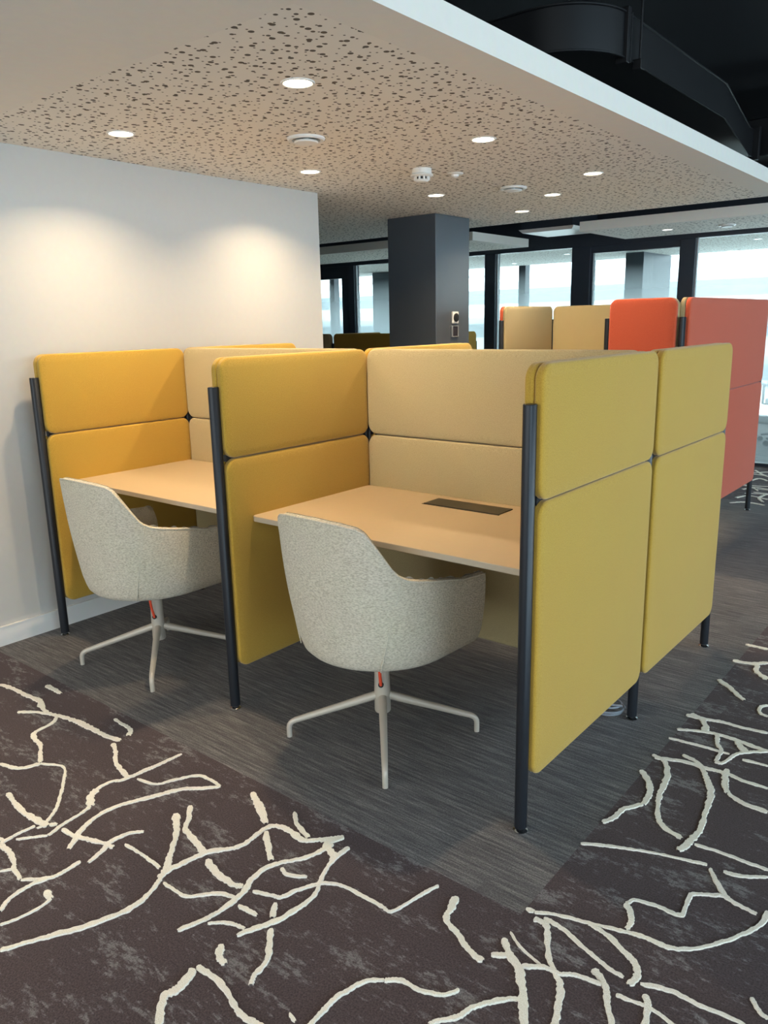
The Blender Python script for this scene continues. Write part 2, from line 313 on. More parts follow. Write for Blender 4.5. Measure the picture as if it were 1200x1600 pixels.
# floor coordinates (metres) of the cream lines tufted into the carpet: (width, [(x, y), ...])
LINES=[(0.0222,[(0.291,-0.460),(0.370,-0.445),(0.483,-0.442),(0.570,-0.435),(0.614,-0.452),(0.685,-0.467),(0.739,-0.455),(0.830,-0.436),(0.923,-0.432),(1.023,-0.429),(1.097,-0.415)]),
(0.0139,[(0.587,-0.533),(0.642,-0.492),(0.697,-0.470)]),
(0.0162,[(0.739,-0.455),(0.778,-0.502),(0.794,-0.572),(0.836,-0.597),(0.895,-0.607),(1.006,-0.666)]),
(0.0164,[(0.901,-0.752),(0.982,-0.726),(1.011,-0.669)]),
(0.0104,[(1.011,-0.669),(1.073,-0.635),(1.111,-0.636),(1.187,-0.684),(1.245,-0.728),(1.298,-0.771),(1.339,-0.829),(1.342,-0.855)]),
(0.0193,[(0.457,-0.348),(0.577,-0.348)]),
(0.0157,[(0.939,-0.339),(1.002,-0.343),(1.055,-0.348),(1.090,-0.379)]),
(0.0165,[(1.093,-0.445),(1.150,-0.469),(1.203,-0.505),(1.285,-0.528),(1.323,-0.535)]),
(0.0145,[(1.346,-0.340),(1.326,-0.537),(1.302,-0.581),(1.301,-0.637)]),
(0.0235,[(1.301,-0.637),(1.324,-0.668),(1.369,-0.697)]),
(0.0135,[(1.369,-0.697),(1.380,-0.739),(1.385,-0.794),(1.400,-0.852)]),
(0.011,[(1.400,-0.852),(1.343,-0.917)]),
(0.0112,[(1.356,-0.522),(1.429,-0.505),(1.456,-0.458),(1.504,-0.387),(1.606,-0.385)]),
(0.0159,[(1.606,-0.385),(1.567,-0.430),(1.521,-0.469),(1.481,-0.549),(1.437,-0.645),(1.433,-0.718),(1.459,-0.785),(1.506,-0.848)]),
(0.0182,[(1.095,-0.820),(1.163,-0.832),(1.235,-0.839),(1.327,-0.832),(1.357,-0.828)]),
(0.0143,[(1.355,-0.822),(1.373,-0.807)]),
(0.0142,[(1.406,-0.810),(1.472,-0.803),(1.557,-0.774),(1.602,-0.766)]),
(0.0125,[(1.608,-0.671),(1.580,-0.706),(1.572,-0.763),(1.586,-0.787),(1.603,-0.846)]),
(0.0122,[(1.327,-0.852),(1.323,-0.898),(1.326,-0.955)]),
(0.0141,[(1.328,-0.957),(1.375,-0.956),(1.428,-0.967),(1.463,-0.982),(1.520,-0.993)]),
(0.0119,[(1.523,-0.994),(1.573,-0.945),(1.583,-0.905),(1.579,-0.856)]),
(0.0099,[(1.463,-0.982),(1.444,-1.012)]),
(0.012,[(1.573,-0.945),(1.562,-0.992),(1.568,-1.047),(1.594,-1.084)]),
(0.0114,[(1.300,-0.943),(1.327,-0.943)]),
(0.0157,[(1.616,-0.973),(1.654,-0.981)]),
(0.0094,[(1.654,-0.981),(1.661,-1.019),(1.653,-1.073),(1.640,-1.106)]),
(0.0168,[(1.615,-0.510),(1.663,-0.553),(1.693,-0.588),(1.763,-0.608),(1.828,-0.625)]),
(0.0194,[(1.612,-0.563),(1.685,-0.613),(1.744,-0.675),(1.800,-0.732)]),
(0.0161,[(1.722,-1.145),(1.747,-1.096),(1.789,-1.022),(1.823,-0.956),(1.847,-0.882),(1.842,-0.822),(1.820,-0.772),(1.805,-0.736),(1.814,-0.680),(1.831,-0.617),(1.882,-0.544),(1.880,-0.446),(1.902,-0.416),(1.950,-0.411),(2.008,-0.417),(2.042,-0.387),(2.061,-0.367)]),
(0.0269,[(1.812,-0.762),(1.802,-0.739),(1.796,-0.727)]),
(0.0198,[(2.045,-0.390),(2.068,-0.361),(2.089,-0.338)]),
(0.0228,[(1.714,-0.347),(1.799,-0.391),(1.865,-0.429)]),
(0.0191,[(1.893,-0.455),(1.950,-0.500),(1.997,-0.532)]),
(0.0145,[(1.892,-0.340),(1.944,-0.378),(2.011,-0.401)]),
(0.0105,[(1.616,-0.738),(1.700,-0.734),(1.780,-0.739)]),
(0.018,[(1.855,-0.638),(1.920,-0.656),(1.988,-0.658),(2.014,-0.648)]),
(0.0146,[(2.085,-0.380),(2.066,-0.463),(2.013,-0.545),(2.010,-0.611),(2.031,-0.663),(2.036,-0.731),(2.028,-0.785),(2.005,-0.849)]),
(0.0139,[(2.130,-0.363),(2.131,-0.430),(2.155,-0.500),(2.184,-0.560),(2.180,-0.648),(2.157,-0.712),(2.131,-0.771)]),
(0.0184,[(2.089,-0.338),(2.071,-0.391),(2.113,-0.410),(2.131,-0.430)]),
(0.0107,[(1.836,-0.767),(1.887,-0.766),(1.931,-0.758),(1.982,-0.707),(2.034,-0.687)]),
(0.011,[(2.043,-0.538),(2.075,-0.545),(2.122,-0.520)]),
(0.0105,[(2.048,-0.645),(2.099,-0.625),(2.122,-0.614),(2.141,-0.563),(2.172,-0.512),(2.219,-0.489),(2.281,-0.485),(2.354,-0.484)]),
(0.0117,[(2.058,-0.702),(2.121,-0.695)]),
(0.017,[(2.127,-0.639),(2.156,-0.679)]),
(0.0087,[(2.045,-0.789),(2.074,-0.763),(2.106,-0.749),(2.131,-0.745)]),
(0.0141,[(2.182,-0.706),(2.219,-0.747),(2.248,-0.785),(2.255,-0.826),(2.269,-0.848)]),
(0.0186,[(2.125,-0.813),(2.148,-0.838),(2.178,-0.845)]),
(0.0197,[(2.131,-0.899),(2.149,-0.952),(2.142,-0.989),(2.185,-1.028),(2.200,-1.055)]),
(0.0137,[(2.132,-0.888),(2.199,-0.885),(2.259,-0.899),(2.307,-0.913),(2.349,-0.910),(2.395,-0.903)]),
(0.0123,[(2.494,-0.657),(2.462,-0.686),(2.449,-0.725),(2.441,-0.768),(2.442,-0.809),(2.445,-0.850)]),
(0.0101,[(2.390,-0.848),(2.415,-0.854)]),
(0.0112,[(2.496,-0.659),(2.522,-0.636),(2.571,-0.630),(2.617,-0.611),(2.641,-0.577)]),
(0.009,[(2.354,-0.484),(2.378,-0.482),(2.395,-0.419),(2.404,-0.376),(2.417,-0.337)]),
(0.0167,[(2.476,-0.343),(2.488,-0.383),(2.500,-0.422),(2.548,-0.444),(2.601,-0.471),(2.640,-0.477)]),
(0.0113,[(2.640,-0.689),(2.648,-0.671),(2.676,-0.637),(2.690,-0.596),(2.719,-0.553),(2.754,-0.518)]),
(0.0176,[(2.643,-0.390),(2.671,-0.417),(2.714,-0.448),(2.742,-0.482),(2.773,-0.531),(2.806,-0.584)]),
(0.0139,[(2.644,-0.450),(2.684,-0.424)]),
(0.0067,[(2.645,-0.363),(2.690,-0.390),(2.749,-0.407)]),
(0.0108,[(2.716,-0.437),(2.758,-0.409),(2.792,-0.405),(2.824,-0.385),(2.880,-0.375)]),
(0.0194,[(2.636,-0.270),(2.657,-0.267)]),
(0.0113,[(2.658,-0.269),(2.706,-0.244),(2.779,-0.221),(2.850,-0.198),(2.892,-0.185),(2.944,-0.182),(2.977,-0.171),(3.022,-0.128),(3.071,-0.053),(3.103,0.016),(3.109,0.080)]),
(0.015,[(2.668,-0.288),(2.699,-0.289),(2.722,-0.322),(2.756,-0.381),(2.798,-0.417),(2.820,-0.454),(2.849,-0.541)]),
(0.0121,[(2.686,-0.272),(2.739,-0.277),(2.817,-0.304),(2.871,-0.321),(2.910,-0.325)]),
(0.0146,[(2.779,-0.221),(2.832,-0.231),(2.881,-0.255),(2.914,-0.271),(2.931,-0.303),(2.927,-0.339)]),
(0.0158,[(2.848,-0.345),(2.886,-0.371),(2.915,-0.422),(2.945,-0.467)]),
(0.0099,[(2.915,-0.380),(2.958,-0.373),(2.984,-0.368),(3.035,-0.378),(3.057,-0.385)]),
(0.015,[(2.964,-0.342),(2.982,-0.370),(2.994,-0.429)]),
(0.0102,[(2.945,-0.320),(3.007,-0.298),(3.061,-0.298),(3.137,-0.289),(3.169,-0.293)]),
(0.012,[(3.147,-0.211),(3.167,-0.236),(3.188,-0.245)]),
(0.0141,[(2.857,-0.186),(2.860,-0.165),(2.844,-0.124),(2.824,-0.105)]),
(0.0123,[(2.824,-0.105),(2.841,-0.077),(2.894,-0.065),(2.946,-0.059),(2.940,0.020),(2.967,0.045),(3.010,0.073)]),
(0.0121,[(2.949,0.155),(2.966,0.129),(3.010,0.073),(3.048,0.060),(3.090,0.054)]),
(0.0096,[(2.634,0.042),(2.698,0.079),(2.814,0.128),(2.892,0.151),(2.938,0.165)]),
(0.0119,[(2.884,0.229),(2.950,0.237),(3.015,0.238),(3.071,0.240)]),
(0.0103,[(2.980,0.163),(3.025,0.174),(3.077,0.211)]),
(0.0184,[(2.629,0.501),(2.667,0.457),(2.696,0.392),(2.702,0.324)]),
(0.0146,[(2.702,0.324),(2.666,0.267),(2.659,0.213),(2.642,0.167)]),
(0.0173,[(2.623,0.613),(2.659,0.603),(2.689,0.565),(2.710,0.490),(2.726,0.393),(2.751,0.311),(2.784,0.260),(2.848,0.233)]),
(0.0147,[(2.635,0.597),(2.703,0.628),(2.783,0.636),(2.840,0.644),(2.901,0.633),(2.975,0.635)]),
(0.018,[(2.703,0.673),(2.764,0.646),(2.814,0.568),(2.845,0.504),(2.862,0.396),(2.876,0.294),(2.858,0.175)]),
(0.0188,[(2.843,0.669),(2.863,0.582),(2.886,0.535)]),
(0.0157,[(2.886,0.535),(2.934,0.510),(3.006,0.505)]),
(0.0108,[(2.627,0.753),(2.722,0.763),(2.824,0.769)]),
(0.0152,[(2.629,0.829),(2.710,0.867),(2.771,0.880),(2.847,0.871),(2.921,0.861)]),
(0.0162,[(2.620,0.954),(2.681,0.960),(2.743,0.977),(2.808,0.977),(2.889,0.990)]),
(0.0215,[(2.632,0.971),(2.672,0.953),(2.702,0.912),(2.710,0.867)]),
(0.0147,[(2.750,0.878),(2.777,0.805),(2.795,0.780),(2.800,0.696)]),
(0.0141,[(2.800,0.696),(2.823,0.702),(2.848,0.794),(2.921,0.861)]),
(0.0194,[(2.819,0.862),(2.862,0.817)]),
(0.012,[(2.867,0.759),(2.943,0.768)]),
(0.0259,[(2.625,1.320),(2.681,1.273),(2.756,1.195)]),
(0.0196,[(2.618,1.543),(2.691,1.557),(2.741,1.606)]),
(0.0268,[(2.716,1.556),(2.727,1.487),(2.782,1.436)]),
(0.0212,[(2.614,1.750),(2.706,1.752)]),
(0.0118,[(2.837,1.207),(2.818,1.171),(2.830,1.125),(2.859,1.116)]),
(0.0724,[(1.554,6.062),(1.668,5.871),(1.729,5.801)]),
(0.074,[(1.653,5.509),(1.687,5.668),(1.779,5.591)]),
(0.0667,[(1.695,5.115),(1.761,5.252),(1.867,5.228)]),
(0.0515,[(1.911,5.046),(1.889,4.860),(1.955,4.711)]),
(0.0603,[(1.742,4.762),(1.805,4.889),(1.964,4.826)]),
(0.0376,[(1.753,4.550),(1.847,4.639),(1.994,4.606)])]
# ================================================================== SETTING
# floor: carpet slab plus the tufted cream lines that are woven into it (one object, two materials)
def catmull2(P, step=.006):
    Q = smooth_path([(x, y, 0) for x, y in P], 10) if len(P) > 2 else [Vector((P[0][0], P[0][1], 0)), Vector((P[1][0], P[1][1], 0))]
    out = [Q[0]]; 
    for a, b in zip(Q, Q[1:]):
        d = (b-a).length; k = max(1, int(d/step))
        for j in range(1, k+1): out.append(a+(b-a)*j/k)
    return out
zc = [0]
def ribbon(bm, P, w, step=.0045):
    Q = catmull2(P, step); w = min(w, .021)
    zc[0] += 1; z = .0032+.00003*(zc[0] % 60); prev = None; L = len(Q)
    jl = jr = 0; ph = random.random()*6
    for i, q in enumerate(Q):
        t = Q[min(i+1, L-1)]-Q[max(i-1, 0)]
        if t.length < 1e-6: continue
        t.normalize(); nrm = Vector((-t.y, t.x, 0))
        jl = .45*jl+random.uniform(-1, 1)*.27; jr = .45*jr+random.uniform(-1, 1)*.27
        s = 1+.14*math.sin(i*.11+ph); e = min(i, L-1-i); s *= .55+.45*min(1, e/1.5)
        a = q+nrm*w*.5*s*(1+jl); b = q-nrm*w*.5*s*(1+jr)
        cur = [bm.verts.new((a.x, a.y, 0)), bm.verts.new((a.x-nrm.x*.0012, a.y-nrm.y*.0012, z)), bm.verts.new((b.x+nrm.x*.0012, b.y+nrm.y*.0012, z)), bm.verts.new((b.x, b.y, 0))]
        if prev:
            for k in range(3): f = bm.faces.new((prev[k], prev[k+1], cur[k+1], cur[k])); f.material_index = 1
        prev = cur
bm = bmesh.new()
add_box(bm, -8, 7, -5.5, 10.2, -.12, 0)
for wd, P in LINES: ribbon(bm, P, wd)
# further lines of the same pattern outside the photograph's corner of the carpet
rng = random.Random(3)
def wander(x, y, a, n, st):
    P = [(x, y)]
    for _ in range(n):
        a += rng.uniform(-.55, .55); x += st*math.cos(a); y += st*math.sin(a); P.append((x, y))
    return P
for _ in range(95):
    if rng.random() < .62: x, y = rng.uniform(3.75, 6.8), rng.uniform(-5, 6.1)
    else: x, y = rng.uniform(.2, 6.8), rng.uniform(-5.2, -2.5)
    P = [p for p in wander(x, y, rng.uniform(0, 6.28), rng.randint(4, 8), .13)]
    if all((p[0] > 3.45 or p[1] < -2.1) for p in P) and all(p[0] < 6.9 and p[1] > -5.4 for p in P): ribbon(bm, P, rng.uniform(.011, .018), .02)
for _ in range(60):
    P = wander(rng.uniform(-3, 6.5), rng.uniform(4.85, 6.05), rng.uniform(-.5, .5)+(3.14 if rng.random() < .5 else 0), rng.randint(3, 6), .12)
    if all(4.72 < p[1] < 6.2 and p[0] < 6.9 for p in P): ribbon(bm, P, rng.uniform(.012, .018), .02)
for _ in range(26):
    P = wander(rng.uniform(2.9, 3.6), rng.uniform(1.5, 4.6), rng.uniform(0, 6.28), rng.randint(3, 6), .12)
    if all(2.72 < p[0] < 6.9 and p[1] > 1.2 for p in P): ribbon(bm, P, rng.uniform(.011, .016), .02)
me_floor = struct('floor', bm, [M['carpet'], M['thread']])

CZ = 2.207
# left partition wall and its skirting
struct('wall_left', box(-.36, -.12, -5.5, 2.0, 0, CZ), M['wall'])
bm = box(-.12, -.105, -5.45, 2.0, 0, .088); add_box(bm, -.118, -.103, -5.45, 2.0, .086, .092)
struct('baseboard_left', bm, M['white_metal'])
struct('wall_far_left', box(-8.2, -8, -5.5, 10.2, 0, 3.1), M['wall'])
# rear wall with window bay, behind the camera
bm = box(-8, -.2, -5.7, -5.5, 0, 3.1); add_box(bm, 6.2, 7, -5.7, -5.5, 0, 3.1); add_box(bm, -.2, 6.2, -5.7, -5.5, 2.7, 3.1); add_box(bm, -.2, 6.2, -5.7, -5.5, 0, .25)
struct('wall_rear', bm, M['wall'])
# right wall: piers between full-height window bays
bm = box(7, 7.2, -5.5, 10.2, 2.75, 3.1); add_box(bm, 7, 7.2, -5.5, 10.2, 0, .2)
for y in (-5.3, -3.2, -.7, 1.8, 4.3, 6.8, 9.3): add_box(bm, 7, 7.2, y-.12, y+.12, .2, 2.75)
struct('wall_right', bm, M['frame'])
# black soffit above everything
struct('ceiling', box(-8, 7, -5.5, 10.2, 3.0, 3.12), M['void'])
# suspended plasterboard island over the booths
def slab(bm, x0, x1, y0, y1, z0, z1, perf=None):
    if not perf: return add_box(bm, x0, x1, y0, y1, z0, z1)
    a, b, c, d = perf      # perforated rectangle in the underside
    vs = {}
    xs = [x0, a, b, x1]; ys = [y0, c, d, y1]
    def V(i, j): 
        if (i, j) not in vs: vs[i, j] = bm.verts.new((xs[i], ys[j], z0))
        return vs[i, j]
    for i in range(3):
        for j in range(3):
            if xs[i+1]-xs[i] < 1e-4 or ys[j+1]-ys[j] < 1e-4: continue
            f = bm.faces.new((V(i, j), V(i, j+1), V(i+1, j+1), V(i+1, j))); f.material_index = 1 if (i, j) == (1, 1) else 0
    o = [V(0, 0), V(3, 0), V(3, 3), V(0, 3)]
    # sides and top
    side = {}
    def T(x, y): return bm.verts.new((x, y, z1))
    tp = [T(x0, y0), T(x1, y0), T(x1, y1), T(x0, y1)]
    rims = [[V(i, 0) for i in range(4)], [V(3, j) for j in range(4)], [V(3-i, 3) for i in range(4)], [V(0, 3-j) for j in range(4)]]
    for k, rim in enumerate(rims):
        f = bm.faces.new(rim+[tp[(k+1) % 4], tp[k]])
    bm.faces.new(tp)
    return bm
bm = slab(bmesh.new(), -6.0, 2.035, -4.6, 4.335, CZ, CZ+.082, perf=(-5.9, 1.875, -.18, 4.33))
o = struct('ceiling', bm, [M['ceil'], M['perf']])
o['label'] = 'white suspended ceiling with perforated field over the booths'
# free-hanging rafts beyond it
def raft(x0, x1, y0, y1, z, label):
    bm = slab(bmesh.new(), x0, x1, y0, y1, z, z+.08, perf=(x0+.1, x1-.1, y0+.06, y1-.06))
    o = obj('ceiling_raft', bm, [M['ceil'], M['perf']]); tag(o, label, 'ceiling raft', 'perforated ceiling rafts by the glass wall'); return o
raft(-6.2, -.87, 4.93, 6.02, 2.17, 'white perforated ceiling raft left of and behind the dark column')
raft(.18, 4.2, 5.03, 6.05, 2.17, 'white perforated ceiling raft at upper right above the red booth')

# dark square column
bm = box(-.61, -.15, 3.3, 3.76, 0, CZ-.001, bev=.004)
o = struct('column', bm, M['column'])
tc = thing('thermostat', 'white square thermostat with round black dial on the dark column', 'thermostat', (-.149, 3.545, 1.45))
bm = box(0, .016, -.042, .042, -.046, .046, bev=.006); obj('housing', bm, M['white_metal'], tc)
bm = lathe([(.0325, .0), (.0325, .008), (.026, .011), (.0, .0112)], n=28); bmesh.ops.rotate(bm, verts=bm.verts, cent=(0, 0, 0), matrix=Matrix.Rotation(math.radians(90), 3, 'Y')); bmesh.ops.translate(bm, verts=bm.verts, vec=(.016, 0, 0))
obj('dial', bm, M['black'], tc, smooth=True)
sw = thing('wall_switch', 'silver-framed dark switch plate under the white thermostat on the column', 'switch', (-.149, 3.545, 1.345))
bm = bmesh.new()
for a in ((-.04, .04, .038, .044), (-.04, .04, -.044, -.038)): add_box(bm, 0, .014, a[0], a[1], a[2], a[3], bev=.002)
for a in ((-.044, -.036), (.036, .044)): add_box(bm, 0, .014, a[0], a[1], -.044, .044, bev=.002)
obj('frame', bm, M['grey_metal'], sw); obj('rocker', box(0, .009, -.036, .036, -.038, .038, bev=.002), M['dark_plastic'], sw)

# ---- glazed partition at y = 6.3 -----------------------------------------
GY = 6.30
bm = box(-8, 7, GY, GY+.09, 2.15, 3.0); add_box(bm, -8, 7, GY, GY+.09, 0, .03)
struct('wall_glazed_header', bm, M['frame'])
def mull(x0, x1): return box(x0, x1, GY-.01, GY+.1, .03, 2.15, bev=.003)
mulls = [(-8, -7.9), (-5.6, -5.5), (-3.67, -3.57), (-1.58, -1.44), (-.50, -.29), (.645, .785), (2.6, 2.72), (4.6, 4.72), (6.9, 7)]
for i, (a, b) in enumerate(mulls): struct('trim_%d' % (i+1), mull(a, b), M['frame'])
k = 1
for (a, b), (c, d) in zip(mulls, mulls[1:]):
    x0, x1 = b, c; door = abs(x0+.29) < .02 or abs(x0+5.5) < .02
    root = bpy.data.objects.new('door_1' if abs(x0+.29) < .02 else ('door_2' if door else 'window_%d' % k), None); COL.objects.link(root); root['kind'] = 'structure'
    root.location = (x0, GY, 0)
    if not door: k += 1
    W = x1-x0; top = 2.08 if door else 2.15; zb = .03
    if door:
        fr = bmesh.new(); wf = .05 if root.name == 'door_1' else .17
        add_box(fr, 0, W, .01, .07, 2.08 if root.name == 'door_1' else 2.0, 2.15); add_box(fr, 0, .02, .02, .06, zb, 2.08); add_box(fr, W-.02-(.12 if wf > .1 else 0), W, .02, .06, zb, 2.08); add_box(fr, .02, W-.02, .02, .06, zb, zb+.1)
        obj('door_frame', fr, M['frame'], root)
        obj('door_glass', box(.02, W-.02, .035, .047, zb+.1, 2.08), M['film'], root)
        hb = tube([(.09, -.03, .95), (.09, -.03, 1.15)], .011); add_tube(hb, [(.09, -.03, .98), (.09, .035, .98)], .007); add_tube(hb, [(.09, -.03, 1.12), (.09, .035, 1.12)], .007)
        obj('door_handle', hb, M['grey_metal'], root, smooth=True)
    else:
        obj('window_glass', box(0, W, .035, .047, zb, 2.15), M['film'], root)
        fr = bmesh.new(); add_box(fr, 0, .012, .028, .054, zb, 2.15); add_box(fr, W-.012, W, .028, .054, zb, 2.15)
        obj('glazing_bead', fr, M['grey_metal'], root)

# rooms beyond the glass
bm = slab(bmesh.new(), -8, 7, 6.4, 9.55, 2.24, 2.3, perf=(-7.9, 6.9, 6.5, 9.5))
o = struct('ceiling', bm, [M['ceil'], M['perf']])
bm = box(-8, 7, 9.6, 9.75, 2.3, 3.0); add_box(bm, -8, 7, 9.6, 9.75, 0, .1)
struct('wall_exterior', bm, M['frame'])
for i, x in enumerate((-7, -4.9, -2.95, -1.85, 2.2, 4.6)):
    struct('trim_%d' % (20+i), box(x-.06, x+.06, 9.6, 9.74, .1, 2.3), M['frame'])
# cross partition between the far rooms (dark, seen through the glazed door)
struct('wall_cross', box(-.86, -.62, 8.6, 9.6, 0, 2.24), M['frame'])
struct('wall_cross_left', box(-5.42, -5.0, 8.9, 9.6, 0, 2.24), M['column'])

# exterior: pale stone building across the street
bd = thing('building', 'pale stone building with horizontal ledges outside the windows', 'building', (0, 22, -8))
obj('facade', box(-45, 30, 0, 1.5, 0, 26), M['facade'], bd)
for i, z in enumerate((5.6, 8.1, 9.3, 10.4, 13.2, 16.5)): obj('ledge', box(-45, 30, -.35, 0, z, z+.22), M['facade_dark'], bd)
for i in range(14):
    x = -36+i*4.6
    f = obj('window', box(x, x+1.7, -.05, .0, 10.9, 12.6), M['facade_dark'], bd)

# ================================================================== DUCT, CASSETTE
dt = thing('ventilation_duct', 'black rectangular air duct with rounded elbow above the white ceiling edge', 'duct', (1.98, 1.6, 2.45))
bm = bmesh.new()
out = [(0, -.27)] 
pl = [(.60, 1.33), (1.70, 1.325)]
for i in range(1, 13):
    a = math.radians(-90+90*i/12); pl.append((1.70+.285*math.cos(a), 1.61+.285*math.sin(a)))
pl += [(1.985, 2.94), (1.80, 4.10), (1.80, 4.24)]
pr = [(1.45, 4.24), (1.45, 4.10), (1.40, 2.94), (1.40, 1.85), (.60, 1.85)]
poly = pl+pr
lo = [bm.verts.new((x-1.98, y-1.6, 0)) for x, y in poly]; hi = [bm.verts.new((x-1.98, y-1.6, .165)) for x, y in poly]
n = len(poly)
for i in range(n): bm.faces.new((lo[i], lo[(i+1) % n], hi[(i+1) % n], hi[i]))
bm.faces.new(lo[::-1]); bm.faces.new(hi)
bmesh.ops.recalc_face_normals(bm, faces=bm.faces)
obj('duct_body', bm, M['duct'], dt, smooth=True)
edge = [(x-1.98, y-1.6) for x, y in pl]
for zz in (0.0, .165):
    obj('seam', tube([(x+.003, y-.003 if i < 8 else y, zz) for i, (x, y) in enumerate(edge)], .005, n=6), M['duct'], dt)
obj('flange', box(-.03, .02, .0, .03, -.02, .185, bev=.003), M['duct'], dt)
obj('flange', box(-.03, .014, .05, .06, -.01, .175, bev=.002), M['duct'], dt)
obj('flange', box(-.57, -.14, 2.6, 2.64, -.02, .185, bev=.003), M['duct'], dt)
hg = obj('hanger_bracket', box(.005, .045, .09, .13, -.03, .01, bev=.004), M['duct'], dt)
obj('hanger_rod', tube([(.03, .11, -.02), (.03, .11, .55)], .005, n=8), M['duct'], hg)

def frustum(bm, x0, x1, y0, y1, z0, ins, z1):
    a = [bm.verts.new(v) for v in ((x0+ins, y0+ins, z0), (x1-ins, y0+ins, z0), (x1-ins, y1-ins, z0), (x0+ins, y1-ins, z0))]
    b = [bm.verts.new(v) for v in ((x0, y0, z1), (x1, y0, z1), (x1, y1, z1), (x0, y1, z1))]
    for i in range(4): bm.faces.new((a[i], a[(i+1) % 4], b[(i+1) % 4], b[i]))
    bm.faces.new(a[::-1]); bm.faces.new(b); bmesh.ops.recalc_face_normals(bm, faces=bm.faces); return bm
cs = thing('air_cassette', 'square white air conditioning cassette hanging between the two small rafts', 'air conditioner', (-.33, 5.65, 2.24))
obj('body', box(-.27, .27, -.27, .27, .03, .26), M['frame'], cs)
obj('grille', frustum(bmesh.new(), -.29, .29, -.29, .29, 0, .03, .03), M['white_metal'], cs)
obj('hanger_rod', tube([(-.25, -.25, .1), (-.25, -.25, .75)], .005, n=6), M['frame'], cs)
obj('hanger_rod', tube([(.25, .25, .1), (.25, .25, .75)], .005, n=6), M['frame'], cs)
# second dark duct in the void beyond the ceiling edge
d2 = thing('ventilation_duct', 'dark duct branch in the black gap above the right-hand raft', 'duct', (.6, 4.7, 2.5))
obj('duct_body', box(-1.6, 2.6, -.2, .2, 0, .25, bev=.01), M['duct'], d2)
obj('flange', box(.4, .44, -.22, .22, -.02, .27), M['duct'], d2)
obj('hanger_rod', tube([(-1, 0, .2), (-1, 0, .49)], .006, n=6), M['duct'], d2)

# ================================================================== CEILING FITTINGS
def downlight(x, y, z, label, lens='lens', r=.047, energy=SPOT, group='recessed downlights in the main ceiling'):
    t = thing('downlight', label, 'ceiling light', (x, y, z), 0, group)
    obj('trim_ring', lathe([(r, .004), (r, -.001), (r+.003, -.004), (r+.009, -.003), (r+.011, 0), (r+.011, .004)], cap=False, n=32), M['white_metal'], t, smooth=True)
    obj('lens', lathe([(r, .002), (r, -.0015), (r*.7, -.003), (.001, -.003)], n=28, cap=False), M[lens], t, smooth='all')
    if energy:
        s = lamp('downlight_beam', 'AREA', (0, 0, -.008), energy, WARM, shape='DISK', size=.06, spread=math.radians(132))
        s.parent = t
    return t
names = {(.38, .3): 'downlight nearest the white wall, at the left of the ceiling', (1.41, .3): 'downlight nearest the camera, largest, at the top centre',
 (.34, 1.46): 'downlight directly beyond the round air valve near the end of the white wall', (1.41, 1.46): 'downlight right of centre, up and right of the smoke detector',
 (.34, 2.61): 'downlight just in front of the dark column', (1.40, 2.62): 'rightmost downlight in the perforated main ceiling',
 (.88, 3.15): 'downlight just beyond the far air valve, right of the column', (.345, 3.71): 'farthest small downlight right beside the dark column top'}
for (x, y), l in names.items(): downlight(x, y, CZ, 'round warm ' + l)
for x, y, l in ((.38, -2.4, 'added behind the camera, next to the white wall'),
                (1.41, -2.4, 'added behind the camera, by the ceiling edge')): downlight(x, y, CZ, 'round warm downlight ' + l, energy=7)  # unseen pair, added to brighten the area in front of the booths
downlight(.78, 5.52, 2.17, 'small cool downlight in the raft above the red booth', 'lens_cool', .04, 2, 'cool downlights beyond the main ceiling')
for x, y, l in ((-2.75, 9.0, 'far downlight beyond the glass at the left window'), (-1.45, 8.1, 'far downlight beyond the glass beside the wide mullion'), (-2.0, 7.2, 'downlight beyond the glass just right of the column'),
                (.9, 8.0, 'downlight beyond the glass at the upper right window'), (-5.0, 7.4, 'downlight beyond the glass left of the column')):
    downlight(x, y, 2.24, 'small cool ' + l, 'lens_cool', .04, 2, 'cool downlights beyond the main ceiling')

def valve(x, y, z, r, label):
    t = thing('air_valve', label, 'ceiling vent', (x, y, z), 0, 'round ceiling air valves')
    obj('rim', lathe([(r, .001), (r, -.006), (r*.93, -.012), (r*.76, -.010), (r*.72, .001)], cap=False, n=40), M['white_metal'], t, smooth=True)
    obj('throat', lathe([(r*.72, -.001), (.001, -.001)], cap=False, n=32), M['grey_metal'], t)
    obj('disc', lathe([(.012, 0), (.012, -.014), (r*.6, -.012), (r*.64, -.016), (r*.6, -.021), (.001, -.024)], cap=False, n=36), M['white_metal'], t, smooth=True)
valve(.865, .895, CZ, .082, 'round white air valve in the middle of the near ceiling')
valve(.842, 2.716, CZ, .082, 'round white air valve farther back, right of the small sensor')
valve(1.28, 5.55, 2.17, .07, 'round white air valve in the raft at the right edge')

sd = thing('smoke_detector', 'white dome smoke detector with dark slots on the perforated ceiling', 'smoke detector', (.80, 1.83, CZ))
obj('base', lathe([(.050, .001), (.052, -.004), (.052, -.022), (.048, -.026)], n=36), M['white_metal'], sd, smooth=True)
obj('rim', lathe([(.048, -.024), (.058, -.028), (.060, -.033), (.055, -.038), (.04, -.040)], n=36), M['white_metal'], sd, smooth=True)
obj('dome', lathe([(.034, -.052), (.036, -.056), (.030, -.064), (.012, -.068), (.001, -.068)], n=30, cap=True), M['white_metal'], sd, smooth=True)
bm = bmesh.new()
for i in range(10):
    a = 2*math.pi*i/10; b2 = box(.034, .043, -.0045, .0045, -.056, -.036)
    bmesh.ops.rotate(b2, verts=b2.verts, cent=(0, 0, 0), matrix=Matrix.Rotation(a, 3, 'Z'))
    me = bpy.data.meshes.new('t'); b2.to_mesh(me); b2.free(); bm.from_mesh(me); bpy.data.meshes.remove(me)
